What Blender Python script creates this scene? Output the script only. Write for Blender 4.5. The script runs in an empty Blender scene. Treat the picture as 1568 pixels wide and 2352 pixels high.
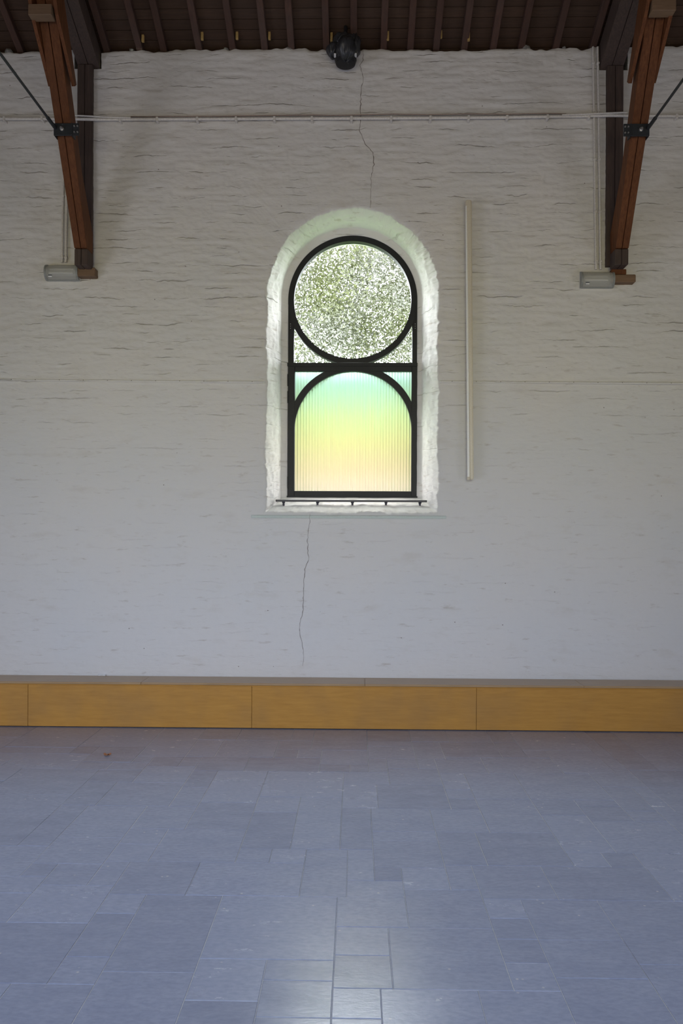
import bpy, bmesh, math, random
import numpy as np
from mathutils import Vector, Matrix

random.seed(7)
np.random.seed(7)
SC = bpy.context.scene
COL = SC.collection

# ------------------------------------------------------------------ camera
FPX = 1850.0                      # focal length in pixels of the 1568 x 2352 frame
CAM = Vector((0.0, -6.86, 1.6))
YAW = math.atan(33 / 1850)
ROLL = -0.0046
cd = bpy.data.cameras.new('camera')
cd.sensor_width = 36.0
cd.sensor_fit = 'AUTO'
cd.lens = FPX / 2352 * 36.0
cd.shift_y = 49 / 2352
cd.clip_start = 0.05
cam = bpy.data.objects.new('camera', cd)
COL.objects.link(cam)
cam.location = CAM
cam.rotation_euler = (math.pi / 2, ROLL, YAW)
SC.camera = cam

# ------------------------------------------------------------------ colour management
SC.view_settings.view_transform = 'Standard'
SC.view_settings.look = 'None'
SC.view_settings.gamma = 1.0
SC.view_settings.use_curve_mapping = False
SC.view_settings.exposure = 0.0

# ------------------------------------------------------------------ sky
SKY = 20.0
w = bpy.data.worlds.new('overcast_sky')
SC.world = w
w.use_nodes = True
bg = w.node_tree.nodes['Background']
bg.inputs[0].default_value = (0.93, 0.97, 1.0, 1)
bg.inputs[1].default_value = SKY

# ------------------------------------------------------------------ rear daylight lamp and added fills
def area(name, loc, rot, sx, sy, power, color, spread=180):
    ld = bpy.data.lights.new(name, 'AREA')
    ld.shape = 'RECTANGLE'
    ld.size, ld.size_y = sx, sy
    ld.energy = power
    ld.color = color
    ld.spread = math.radians(spread)
    o = bpy.data.objects.new(name, ld)
    COL.objects.link(o)
    o.location = loc
    o.rotation_euler = rot
    return o
BACK = -8.6
R90 = math.pi / 2
TILT = math.radians(35)
area('sky_through_rear_windows', (-.8, BACK + .5, 3.3), (R90 - TILT, 0, 0), 7.4, 2.6, 95, (0.68, 0.79, 1.0), 68)
area('warm_upper_fill', (0.2, BACK + .2, 2.4), (R90 + math.radians(17), 0, 0), 7.5, 1.6, 30, (1.0, 0.88, 0.68), 78)  # warm fill lamp added for the upper wall
area('yellow_band_fill', (0.0, BACK + .2, 2.35), (R90 + math.radians(3), 0, 0), 8.0, .7, 5.2, (1.0, 0.92, 0.10), 34)  # narrow lamp added to lay a yellow-green band across the wall
area('left_side_fill', (-6.3, -4.8, 1.0), (R90, 0, -R90), 2.6, 1.9, 84, (0.86, 0.87, 1.0), 150)  # lamp added to brighten the lower left wall; no door there
area('right_side_fill', (6.3, -4.8, 1.0), (R90, 0, R90), 2.6, 1.9, 48, (0.86, 0.87, 1.0), 150)  # matching lamp added for the lower right wall, again without a door

# ------------------------------------------------------------------ helpers
_R = (Matrix.Rotation(YAW, 3, 'Z') @ Matrix.Rotation(ROLL, 3, 'Y'))
_r, _f, _u = _R @ Vector((1, 0, 0)), _R @ Vector((0, 1, 0)), _R @ Vector((0, 0, 1))
def P(px, py, y=None, z=None, x=None):
    """the point of a real plane (y=, z= or x=) that the photograph shows at pixel px, py"""
    d = _f * FPX + _r * (px - 784) + _u * (1225 - py)
    if y is not None: t = (y - CAM.y) / d.y
    elif z is not None: t = (z - CAM.z) / d.z
    else: t = (x - CAM.x) / d.x
    return CAM + d * t

def tag(o, label=None, cat=None, group=None, kind=None):
    if label: o['label'] = label
    if cat: o['category'] = cat
    if group: o['group'] = group
    if kind: o['kind'] = kind
    return o

def empty(name, loc=(0, 0, 0), parent=None):
    o = bpy.data.objects.new(name, None)
    o.empty_display_size = .05
    COL.objects.link(o)
    o.location = loc
    if parent: adopt(o, parent)
    return o

def adopt(o, parent):
    """parent without moving: every mesh is modelled in world coordinates"""
    o.parent = parent
    o.matrix_parent_inverse = Matrix.Translation(parent.location).inverted()

def link(name, me, mat, parent=None, smooth=False):
    o = bpy.data.objects.new(name, me)
    COL.objects.link(o)
    if mat: me.materials.append(mat)
    if parent: adopt(o, parent)
    if smooth:
        me.polygons.foreach_set('use_smooth', [True] * len(me.polygons))
    return o

def recentre(o):
    """move the origin of a world-space mesh to its base centre"""
    me = o.data
    n = len(me.vertices)
    co = np.empty(n * 3, np.float32)
    me.vertices.foreach_get('co', co)
    co = co.reshape(-1, 3)
    c = (co.min(0) + co.max(0)) / 2
    c[2] = co[:, 2].min()
    co -= c
    me.vertices.foreach_set('co', co.ravel())
    o.location = Vector(c.tolist())
    return o

class MB:
    def __init__(s): s.bm = bmesh.new()
    def box(s, x0, x1, y0, y1, z0, z1, bev=0, seg=1):
        r = bmesh.ops.create_cube(s.bm, size=1)
        vs = r['verts']
        bmesh.ops.scale(s.bm, vec=(x1 - x0, y1 - y0, z1 - z0), verts=vs)
        bmesh.ops.translate(s.bm, vec=((x0 + x1) / 2, (y0 + y1) / 2, (z0 + z1) / 2), verts=vs)
        if bev:
            es = list({e for v in vs for e in v.link_edges})
            bmesh.ops.bevel(s.bm, geom=es, offset=bev, segments=seg, affect='EDGES', profile=.5)
        return s
    def prism(s, pts, axis, a, b):
        """polygon pts in the plane across axis, from a to b along it"""
        def mk(p, q):
            if axis == 'x': return (q, p[0], p[1])
            if axis == 'y': return (p[0], q, p[1])
            return (p[0], p[1], q)
        n = len(pts)
        A = [s.bm.verts.new(mk(p, a)) for p in pts]
        B = [s.bm.verts.new(mk(p, b)) for p in pts]
        s.bm.faces.new(A); s.bm.faces.new(B[::-1])
        for i in range(n):
            j = (i + 1) % n
            s.bm.faces.new((A[j], A[i], B[i], B[j]))
        return s
    def prism2(s, ptsA, ptsB, a, b):
        """in the y-z plane with different outlines at x=a and x=b"""
        A = [s.bm.verts.new((a, p[0], p[1])) for p in ptsA]
        B = [s.bm.verts.new((b, p[0], p[1])) for p in ptsB]
        n = len(A)
        s.bm.faces.new(A); s.bm.faces.new(B[::-1])
        for i in range(n):
            j = (i + 1) % n
            s.bm.faces.new((A[j], A[i], B[i], B[j]))
        return s
    def tube(s, pts, r, n=10, caps=True):
        pts = [Vector(p) for p in pts]
        rs = r if isinstance(r, (list, tuple)) else [r] * len(pts)
        rings = []
        up0 = None
        for i, p in enumerate(pts):
            d = (pts[min(i + 1, len(pts) - 1)] - pts[max(i - 1, 0)]).normalized()
            ref = Vector((0, 0, 1)) if abs(d.z) < .9 else Vector((1, 0, 0))
            a = d.cross(ref).normalized(); b = d.cross(a).normalized()
            rings.append([s.bm.verts.new(p + (a * math.cos(t) + b * math.sin(t)) * rs[i])
                          for t in [2 * math.pi * k / n for k in range(n)]])
        for q, t in zip(rings[:-1], rings[1:]):
            for k in range(n):
                s.bm.faces.new((q[k], q[(k + 1) % n], t[(k + 1) % n], t[k]))
        if caps:
            s.bm.faces.new(rings[0][::-1]); s.bm.faces.new(rings[-1])
        return s
    def ring(s, c, r0, r1, y0, y1, a0=0, a1=2 * math.pi, n=96):
        """flat bar bent in the x-z plane round c, between radii r0 < r1"""
        full = abs(a1 - a0 - 2 * math.pi) < 1e-6
        m = n if full else n + 1
        L = []
        for k in range(m):
            t = a0 + (a1 - a0) * k / n
            ca, sa = math.cos(t), math.sin(t)
            L.append([s.bm.verts.new((c[0] + r * ca, y, c[1] + r * sa)) for r, y in ((r0, y0), (r1, y0), (r1, y1), (r0, y1))])
        for k in range(n):
            A, B = L[k], L[(k + 1) % m]
            for i in range(4):
                j = (i + 1) % 4
                s.bm.faces.new((A[i], A[j], B[j], B[i]))
        if not full:
            s.bm.faces.new(L[0]); s.bm.faces.new(L[-1][::-1])
        return s
    def build(s, name, mat, parent=None, smooth=False, flat_angle=None):
        bmesh.ops.recalc_face_normals(s.bm, faces=s.bm.faces)
        me = bpy.data.meshes.new(name)
        s.bm.to_mesh(me); s.bm.free()
        o = link(name, me, mat, parent, smooth)
        if smooth and flat_angle:
            me.set_sharp_from_angle(angle=math.radians(flat_angle))
        return o

# value noise in numpy
def vnoise(x, z, sx, sz, seed):
    rs = np.random.RandomState(seed)
    tab = rs.rand(256, 256).astype(np.float32) * 2 - 1
    u = np.asarray(x) / sx + 1000; v = np.asarray(z) / sz + 1000
    iu = np.floor(u).astype(int); iv = np.floor(v).astype(int)
    fu = u - iu; fv = v - iv
    fu = fu * fu * (3 - 2 * fu); fv = fv * fv * (3 - 2 * fv)
    g = lambda a, b: tab[a % 256, b % 256]
    return ((g(iu, iv) * (1 - fu) + g(iu + 1, iv) * fu) * (1 - fv) + (g(iu, iv + 1) * (1 - fu) + g(iu + 1, iv + 1) * fu) * fv)

# ------------------------------------------------------------------ materials
class NT:
    def __init__(s, name):
        s.m = bpy.data.materials.new(name)
        s.m.use_nodes = True
        s.t = s.m.node_tree
        s.t.nodes.clear()
        s.out = s.t.nodes.new('ShaderNodeOutputMaterial')
    def n(s, typ, **kw):
        nd = s.t.nodes.new('ShaderNode' + typ)
        for k, v in kw.items():
            if k.startswith('i_'):
                key = k[2:]
                nd.inputs[int(key) if key.isdigit() else key.replace('_', ' ')].default_value = v
            else: setattr(nd, k, v)
        return nd
    def l(s, a, b): s.t.links.new(a, b)
    def coords(s, scale=(1, 1, 1), src='Object'):
        tc = s.n('TexCoord'); mp = s.n('Mapping')
        mp.inputs['Scale'].default_value = scale
        s.l(tc.outputs[src], mp.inputs['Vector'])
        return mp.outputs[0]
    def geo(s, scale=(1, 1, 1)):
        g = s.n('NewGeometry'); mp = s.n('Mapping')
        mp.inputs['Scale'].default_value = scale
        s.l(g.outputs['Position'], mp.inputs['Vector'])
        return mp.outputs[0]
    def noise(s, vec, scale, detail=4, rough=.55):
        nd = s.n('TexNoise'); nd.inputs['Scale'].default_value = scale
        nd.inputs['Detail'].default_value = detail; nd.inputs['Roughness'].default_value = rough
        s.l(vec, nd.inputs['Vector'])
        return nd.outputs['Fac']
    def ramp(s, fac, stops, interp='LINEAR'):
        nd = s.n('ValToRGB'); cr = nd.color_ramp; cr.interpolation = interp
        while len(cr.elements) < len(stops): cr.elements.new(.5)
        for e, (p, c) in zip(cr.elements, stops):
            e.position = p
            e.color = (c, c, c, 1) if isinstance(c, (int, float)) else tuple(c) + (1,)
        s.l(fac, nd.inputs[0])
        return nd.outputs[0]
    def mix(s, fac, a, b, mode='MIX'):
        nd = s.n('Mix', data_type='RGBA', blend_type=mode)
        for sock, v in ((nd.inputs[0], fac), (nd.inputs[6], a), (nd.inputs[7], b)):
            if hasattr(v, 'node'): s.l(v, sock)
            else: sock.default_value = v if not isinstance(v, tuple) else (v + (1,) if len(v) == 3 else v)
        return nd.outputs[2]
    def math(s, op, a, b=None):
        nd = s.n('Math', operation=op)
        for sock, v in ((nd.inputs[0], a), (nd.inputs[1], b)):
            if v is None: continue
            if hasattr(v, 'node'): s.l(v, sock)
            else: sock.default_value = v
        return nd.outputs[0]
    def bump(s, h, strength=.3, dist=.01, nrm=None):
        nd = s.n('Bump'); nd.inputs['Strength'].default_value = strength; nd.inputs['Distance'].default_value = dist
        s.l(h, nd.inputs['Height'])
        if nrm is not None: s.l(nrm, nd.inputs['Normal'])
        return nd.outputs[0]
    def bsdf(s, color, rough=.6, metal=0, normal=None, spec=.5):
        b = s.n('BsdfPrincipled')
        for sock, v in (('Base Color', color), ('Roughness', rough), ('Metallic', metal), ('Specular IOR Level', spec)):
            if hasattr(v, 'node'): s.l(v, b.inputs[sock])
            else: b.inputs[sock].default_value = v + (1,) if isinstance(v, tuple) and len(v) == 3 else v
        if normal is not None: s.l(normal, b.inputs['Normal'])
        s.l(b.outputs[0], s.out.inputs[0])
        return b

def m_wall():
    t = NT('limewashed_brick')
    g = t.geo()
    gs = t.geo((.35, .35, 1))
    big = t.noise(g, 1.1, 3)
    band = t.noise(gs, 9, 5, .6)
    c = t.mix(t.ramp(big, [(.3, 0.0), (.7, 1.0)]), (.69, .665, .635), (.66, .655, .645))
    c = t.mix(t.ramp(band, [(.56, 0.0), (.74, .28)]), c, (.50, .45, .385))
    streak = t.noise(t.geo((.22, .22, 1)), 26, 4, .65)
    c = t.mix(t.ramp(streak, [(.60, 0.0), (.74, .55)]), c, (.40, .345, .29))
    vo = t.n('TexVoronoi', feature='F1'); vo.inputs['Scale'].default_value = 5.5; t.l(g, vo.inputs['Vector'])
    c = t.mix(t.ramp(vo.outputs['Distance'], [(.0, .8), (.022, .8), (.03, 0.0)]), c, (.16, .12, .10))
    # lost joints of the brick courses, showing only here and there
    sx = t.n('SeparateXYZ'); t.l(t.n('NewGeometry').outputs['Position'], sx.inputs[0])
    d1 = t.noise(t.geo((.5, .5, 1)), 3.0, 2); d2 = t.noise(t.geo((.7, .7, 1)), 14, 3)
    zz = t.math('ADD', sx.outputs[2], t.math('ADD', t.math('MULTIPLY', t.math('SUBTRACT', d1, .5), .10), t.math('MULTIPLY', t.math('SUBTRACT', d2, .5), .042)))
    fr = t.math('FRACT', t.math('DIVIDE', zz, .0715))
    line = t.ramp(t.math('ABSOLUTE', t.math('SUBTRACT', fr, .5)), [(.0, 1.0), (.028, .8), (.085, 0.0)])
    where = t.ramp(t.noise(t.geo((.45, .45, 2.2)), 6, 4, .65), [(.52, 0.0), (.63, 1.0)])
    hi = t.n('MapRange'); hi.inputs[1].default_value = 2.0; hi.inputs[2].default_value = 3.3; hi.inputs[3].default_value = .30; t.l(sx.outputs[2], hi.inputs[0])
    lost = t.math('MULTIPLY', t.math('MULTIPLY', line, where), hi.outputs[0])
    c = t.mix(t.math('MULTIPLY', lost, .28), c, (.33, .28, .225))
    fine = t.noise(t.geo((.5, .5, 1)), 60, 5, .65)
    mid = t.noise(t.geo((.3, .3, 1)), 16, 4, .6)
    n1 = t.bump(mid, .5, .012)
    n2 = t.bump(fine, .5, .004, n1)
    n2 = t.bump(t.math('MULTIPLY', lost, -1.0), .9, .008, n2)
    t.bsdf(c, .88, 0, n2, .25)
    return t.m

def m_stone():
    t = NT('blue_limestone')
    oi = t.n('ObjectInfo')
    rnd = oi.outputs['Random']
    g = t.geo()
    cl = t.noise(t.geo((1, 2.2, 1)), 4.5, 5, .62)
    fn = t.noise(t.geo((1, 2.0, 1)), 30, 3, .6)
    base = t.mix(rnd, (.19, .215, .305), (.265, .295, .40))
    base = t.mix(t.ramp(cl, [(.30, 0.0), (.75, .6)]), base, (.315, .34, .43))
    base = t.mix(t.ramp(fn, [(.30, .38), (.62, 0.0)]), base, (.14, .158, .23))
    vo = t.n('TexVoronoi', feature='F1'); vo.inputs['Scale'].default_value = 16; t.l(g, vo.inputs['Vector'])
    gate = t.noise(g, 3.1, 2)
    sp = t.math('MULTIPLY', t.ramp(vo.outputs['Distance'], [(.0, 1.0), (.06, .9), (.11, 0.0)]), t.ramp(gate, [(.5, 0.0), (.6, .75)]))
    base = t.mix(sp, base, (.46, .46, .46))
    sc = t.noise(t.geo((14, .7, 1)), 7, 3, .5)
    rough = t.math('ADD', t.math('MULTIPLY', cl, .15), .125)
    rough = t.math('ADD', rough, t.math('MULTIPLY', rnd, .06))
    h = t.math('ADD', fn, t.math('MULTIPLY', cl, 1.2))
    nb = t.bump(h, .12, .004)
    t.bsdf(base, rough, 0, nb, 1.0)
    return t.m

def m_wood(name, c0, c1, scale=(1, 12, 12), rough=.6, dark=None, bump=.2, per_obj=.35, spec=.35):
    t = NT(name)
    oi = t.n('ObjectInfo')
    v = t.geo(scale)
    a = t.n('VectorMath', operation='ADD'); t.l(v, a.inputs[0])
    cx = t.n('CombineXYZ')
    for i in range(3): t.l(t.math('MULTIPLY', oi.outputs['Random'], 17.0 + 5 * i), cx.inputs[i])
    t.l(cx.outputs[0], a.inputs[1])
    gr = t.noise(a.outputs[0], 5, 6, .65)
    big = t.noise(t.geo((1.2, 1.2, 1.2)), 2.1, 3)
    c = t.mix(t.ramp(gr, [(.3, 0.0), (.7, 1.0)]), c0, c1)
    c = t.mix(t.math('MULTIPLY', t.ramp(big, [(.45, 0.0), (.75, 1.0)]), .5), c, dark or tuple(k * .45 for k in c0))
    c = t.mix(t.math('MULTIPLY', oi.outputs['Random'], per_obj), c, tuple(k * .55 for k in c0))
    t.bsdf(c, rough, 0, t.bump(gr, bump, .003), spec)
    return t.m

def m_plain(name, c, rough=.5, metal=0, spec=.5, bump=0, scale=80, var=.1):
    t = NT(name)
    g = t.geo()
    nz = t.noise(g, scale, 4)
    col = t.mix(t.ramp(nz, [(.35, 0.0), (.65, 1.0)]), tuple(k * (1 - var) for k in c), tuple(min(1, k * (1 + var)) for k in c))
    t.bsdf(col, rough, metal, t.bump(nz, bump, .002) if bump else None, spec)
    return t.m

def m_clear(name, tint=(1, 1, 1), gloss=.8):
    t = NT(name)
    tr = t.n('BsdfTransparent'); tr.inputs[0].default_value = tint + (1,)
    gl = t.n('BsdfGlossy'); gl.inputs['Roughness'].default_value = .02
    fr = t.n('Fresnel'); fr.inputs['IOR'].default_value = 1.45
    mx = t.n('MixShader')
    t.l(t.math('MULTIPLY', fr.outputs[0], gloss), mx.inputs[0]); t.l(tr.outputs[0], mx.inputs[1]); t.l(gl.outputs[0], mx.inputs[2])
    t.l(mx.outputs[0], t.out.inputs[0])
    return t.m

def m_lens():
    t = NT('prismatic_lens')
    tr = t.n('BsdfTransparent')
    st = t.noise(t.geo((0, 0, 1)), 160, 1)
    b = t.bsdf((.62, .62, .58), .22, 0, t.bump(st, .2, .003), .6)
    mx = t.n('MixShader'); mx.inputs[0].default_value = .34
    t.l(tr.outputs[0], mx.inputs[1]); t.l(b.outputs[0], mx.inputs[2]); t.l(mx.outputs[0], t.out.inputs[0])
    return t.m

def m_fluted(z0, z1):
    t = NT('dichroic_fluted_glass')
    g = t.n('NewGeometry')
    sx = t.n('SeparateXYZ'); t.l(g.outputs['Position'], sx.inputs[0])
    h = t.n('MapRange'); h.inputs[1].default_value = z0; h.inputs[2].default_value = z1; t.l(sx.outputs[2], h.inputs[0])
    # thin vertical streaks of the film shift the tint a little from rib to rib
    st = t.noise(t.geo((1, 0, .02)), 70, 3, .8)
    gn = t.noise(t.geo(), 300, 2, .8)
    hh = t.math('ADD', h.outputs[0], t.math('MULTIPLY', t.math('SUBTRACT', st, .5), .34))
    hh = t.math('ADD', hh, t.math('MULTIPLY', t.math('SUBTRACT', gn, .5), .16))
    col = t.ramp(hh, [(0.0, (0.37, 0.281, 0.229)), (0.18, (0.359, 0.252, 0.155)), (0.42, (0.344, 0.296, 0.122)), (0.62, (0.281, 0.333, 0.141)), (0.82, (0.204, 0.34, 0.229)), (1.0, (0.148, 0.322, 0.318))])
    tl = t.n('BsdfTranslucent'); t.l(col, tl.inputs[0])
    rf = t.n('BsdfRefraction'); rf.inputs['IOR'].default_value = 1.25; rf.inputs['Roughness'].default_value = .28
    t.l(t.mix(.25, (.88, .88, .88), col), rf.inputs[0])
    gl = t.n('BsdfGlossy'); gl.inputs['Roughness'].default_value = .12
    m1 = t.n('MixShader'); m1.inputs[0].default_value = .62
    t.l(tl.outputs[0], m1.inputs[1]); t.l(rf.outputs[0], m1.inputs[2])
    m2 = t.n('MixShader'); m2.inputs[0].default_value = .03
    t.l(m1.outputs[0], m2.inputs[1]); t.l(gl.outputs[0], m2.inputs[2])
    t.l(m2.outputs[0], t.out.inputs[0])
    return t.m

def m_leaf():
    t = NT('leaf')
    g = t.noise(t.geo(), .9, 3)
    h = t.noise(t.geo(), 16, 2)
    c = t.mix(t.ramp(g, [(.42, 0.0), (.6, 1.0)]), (.20, .205, .185), (.125, .14, .066))
    c = t.mix(t.ramp(h, [(.50, 0.0), (.66, 1.0)]), c, (.05, .058, .022))
    d = t.n('BsdfDiffuse'); t.l(c, d.inputs[0])
    tl = t.n('BsdfTranslucent'); t.l(c, tl.inputs[0])
    m = t.n('MixShader'); m.inputs[0].default_value = .5
    t.l(d.outputs[0], m.inputs[1]); t.l(tl.outputs[0], m.inputs[2]); t.l(m.outputs[0], t.out.inputs[0])
    return t.m

M = dict(
    wall=m_wall(), stone=m_stone(),
    grout=m_plain('pale_grout', (.40, .40, .41), .8, bump=.2),
    bench=m_wood('oiled_plywood', (.54, .27, .052), (.43, .205, .035), (1, 9, 9), .45, (.30, .165, .06), .08, .25),
    bench_top=m_wood('oiled_plywood_top', (.44, .29, .15), (.36, .23, .115), (1, 9, 9), .3, (.3, .2, .1), .08, .2, .5),
    beam=m_wood('brown_truss_timber', (.195, .074, .029), (.088, .032, .014), (14, 10, 1), .6, (.09, .035, .014), .3, .5, .15),
    dark=m_wood('dark_truss_timber', (.115, .078, .062), (.06, .042, .036), (14, 10, 1), .7, (.03, .024, .022), .3, .4),
    board=m_wood('roof_board', (.085, .046, .027), (.045, .025, .016), (1, 10, 10), .7, (.05, .034, .026), .3, .6),
    rafter=m_wood('roof_rafter', (.105, .052, .036), (.06, .034, .027), (10, 1, 4), .7, (.09, .07, .06), .3, .6),
    shim=m_plain('pine_shim', (.42, .28, .10), .7),
    corbel=m_wood('corbel_wood', (.24, .15, .09), (.16, .10, .06), (1, 10, 10), .7, (.1, .07, .05), .3),
    steel=m_plain('black_coated_steel', (.016, .017, .021), .5, 0, .3),
    iron=m_plain('dark_iron', (.028, .031, .035), .5, 0, .3),
    bolt=m_plain('zinc_bolt', (.55, .55, .56), .35, .8),
    rail=m_plain('dark_rail', (.03, .03, .045), .4, .2),
    clear=m_clear('clear_glass'), perspex=m_clear('perspex', (.93, .97, .97), .35),
    conduit=m_plain('painted_conduit', (.66, .63, .59), .5, bump=.05),
    cable=m_plain('brown_cable', (.33, .25, .21), .6),
    cream=m_plain('cream_enamel', (.62, .56, .45), .35, var=.04),
    tube=m_plain('white_tube', (.86, .86, .83), .18, var=.02),
    tray=m_plain('white_plastic', (.74, .73, .67), .4, var=.04),
    grey=m_plain('grey_plastic', (.26, .27, .26), .4),
    lens=m_lens(),
    mirror=m_plain('aluminium_reflector', (.75, .75, .74), .3, .85, var=.03),
    inkdark=m_plain('label_ink', (.06, .07, .09), .6), inkwhite=m_plain('label_white', (.75, .76, .78), .6),
    bag=m_plain('black_plastic_film', (.032, .033, .037), .38, 0, .5, bump=.3, scale=40),
    black=m_plain('matt_black', (.008, .008, .01), .6),
    white=m_plain('white_paint', (.7, .7, .7), .5),
    crack=m_plain('crack_shade', (.20, .17, .15), .9),
    rubble=m_plain('dusty_mortar', (.20, .19, .175), .9, bump=.3, scale=30),
    leaf=m_leaf(), bark=m_wood('bark', (.16, .12, .09), (.08, .06, .05), (8, 8, 1), .9),
    grass=m_plain('grass', (.10, .17, .05), .9, scale=6, var=.4),
    added_hedge=m_plain('added_hedge_leaf', (.045, .065, .022), .8, scale=5, var=.5),
    dry=m_plain('dry_leaf', (.30, .12, .05), .7, scale=120, var=.3),
    plaster=m_plain('plaster', (.66, .65, .63), .9, bump=.2, scale=12),
)

# ================================================================== STRUCTURE
FOOT = 'structure'
# ---- the front wall: relief of limewashed brick courses, splayed window reveal, pockets for the roof timbers
GX0, GX1, DX = -3.66, 3.66, .0122
NX = int(round((GX1 - GX0) / DX)); NZ = 470
ZTOP = P(817, 112, y=0).z
xs = np.linspace(GX0, GX1, NX + 1); zs = np.linspace(0, ZTOP, NZ + 1)

def relief(x, z):
    """height of the painted brickwork above the mean wall plane, towards the room"""
    x = np.asarray(x, float); z = np.asarray(z, float)
    zz = z + .012 * vnoise(x, z, .55, .3, 1) + .004 * vnoise(x, z, .12, .1, 2)
    ch, bl = .0715, .225
    row = np.floor(zz / ch)
    fz = zz / ch - row
    off = (row % 2) * .5 + .13 * vnoise(row * 1.7, row * 0, 1, 1, 3)
    fx = x / bl + off
    col = np.floor(fx); fx = fx - col
    jz = np.exp(-((np.minimum(fz, 1 - fz) * ch) / .006) ** 2)
    jx = np.exp(-((np.minimum(fx, 1 - fx) * bl) / .006) ** 2)
    rough = np.clip((z - 2.55) / .7, 0, 1) * .75 + .25
    mask = np.clip(vnoise(x, z, .28, .10, 5) * 1.5 + .35, 0, 1)
    maskx = np.clip(vnoise(x, z, .3, .2, 6) * 1.5 - .1, 0, 1)
    rs = np.random.RandomState(9); tab = rs.rand(512, 512)
    brick = (tab[(row.astype(int)) % 512, (col.astype(int)) % 512] - .5)
    h = -jz * mask * .0045 - jx * maskx * .003 + brick * .0040
    h = h + .0032 * vnoise(x, zz, .16, .035, 11) + .0022 * vnoise(x, zz, .05, .018, 12)
    h = h * rough + .007 * vnoise(x, z, .9, .7, 13) + .0016 * vnoise(x, z, .035, .02, 14)
    return h

# the outline of the opening at three depths: at the wall face, at the end of the splay, round the frame
def outline(l, r, b, t, y):
    A, B = P(l, 800, y=y), P(r, 800, y=y)
    xl, xr = A.x, B.x
    zb, zt = P(810, b, y=y).z, P(810, t, y=y).z
    return dict(xl=xl, xr=xr, zb=zb, rx=(xr - xl) / 2, xc=(xl + xr) / 2, zs=zt - (xr - xl) / 2, y=y)
O_FACE = outline(612, 1006, 1176, 479, 0.0)
O_SPLAY = outline(646, 969, 1146, 523, .25)
O_FRAME = outline(661, 958, 1142, 540, .275)
xi0 = int(np.searchsorted(xs, O_FACE['xl'] - .22)); xi1 = int(np.searchsorted(xs, O_FACE['xr'] + .22))
zi0 = int(np.searchsorted(zs, O_FACE['zb'] - .2)); zi1 = int(np.searchsorted(zs, O_FACE['zs'] + O_FACE['rx'] + .2))

# roof timber pockets at the top of the wall
PL = (P(170, 130, y=0).x, P(232, 130, y=0).x, P(200, 160, y=0).z)
PR = (P(1373, 130, y=0).x, P(1442, 130, y=0).x, P(1400, 163, y=0).z)

XX, ZZ = np.meshgrid(xs, zs, indexing='ij')
edge = np.clip((ZZ - (ZTOP - .03)) / .03, 0, 1)
Zj = ZZ + edge * (.012 * vnoise(XX, XX * 0, .05, 1, 21) + .012 * vnoise(XX, XX * 0, .17, 1, 22))
Y = -relief(XX, ZZ) + edge * edge * .012
V = np.stack([XX, Y, Zj], -1).reshape(-1, 3)
ii, jj = np.meshgrid(np.arange(NX), np.arange(NZ), indexing='ij')
keep = ~((ii >= xi0) & (ii < xi1) & (jj >= zi0) & (jj < zi1))
xm, zm = xs[ii] + DX / 2, zs[jj]
for a, b, z in (PL, PR):
    keep &= ~((xm > a) & (xm < b) & (zm > z))
ii, jj = ii[keep], jj[keep]
idx = lambda i, j: i * (NZ + 1) + j
F = np.stack([idx(ii, jj), idx(ii + 1, jj), idx(ii + 1, jj + 1), idx(ii, jj + 1)], -1)
# window surround, ring by ring
per = [(i, zi0) for i in range(xi0, xi1)] + [(xi1, j) for j in range(zi0, zi1)] + \
      [(i, zi1) for i in range(xi1, xi0, -1)] + [(xi0, j) for j in range(zi1, zi0, -1)]
n = len(per)
RX0, RX1, RZ0 = xs[xi0], xs[xi1], zs[zi0]
def on(o, x, z):
    zs_ = O_FACE['zs']; xc_ = O_FACE['xc']
    if z <= RZ0 + 1e-9: return o['xl'] + (x - RX0) / (RX1 - RX0) * (o['xr'] - o['xl']), o['zb']
    if z <= zs_:
        t = (z - RZ0) / (zs_ - RZ0)
        return (o['xl'] if x < xc_ else o['xr']), o['zb'] + t * (o['zs'] - o['zb'])
    a = math.atan2(z - zs_, x - xc_)
    return o['xc'] + o['rx'] * math.cos(a), o['zs'] + o['rx'] * math.sin(a)
px_ = np.array([xs[i] for i, j in per]); pz_ = np.array([zs[j] for i, j in per])
PF, PS, PR_ = (np.array([on(o, x, z) for x, z in zip(px_, pz_)]) for o in (O_FACE, O_SPLAY, O_FRAME))
cen = np.array([O_FACE['xc'], (O_FACE['zb'] + O_FACE['zs']) / 2])
arc = np.cumsum(np.r_[0, np.hypot(*np.diff(PF, axis=0).T)])
jag = .007 * vnoise(arc, arc * 0, .035, 1, 31) + .006 * vnoise(arc, arc * 0, .012, 1, 32) + .010 * vnoise(arc, arc * 0, .22, 1, 33)
outw = PF - np.c_[np.clip(PF[:, 0], O_FACE['xc'] - .3, O_FACE['xc'] + .3), np.clip(PF[:, 1], O_FACE['zb'] + .3, O_FACE['zs'])]
outw /= np.maximum(np.hypot(*outw.T), 1e-6)[:, None]
rings = []
NA, NB = 16, 26
for k in range(1, NA + 1):
    t = k / NA
    q = np.c_[px_, pz_] * (1 - t) + PF * t + outw * (jag * t ** 3)[:, None]
    y = -relief(q[:, 0], q[:, 1]) * (1 - .5 * t ** 6) + .010 * t ** 14
    rings.append(np.c_[q[:, 0], y, q[:, 1]])
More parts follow.
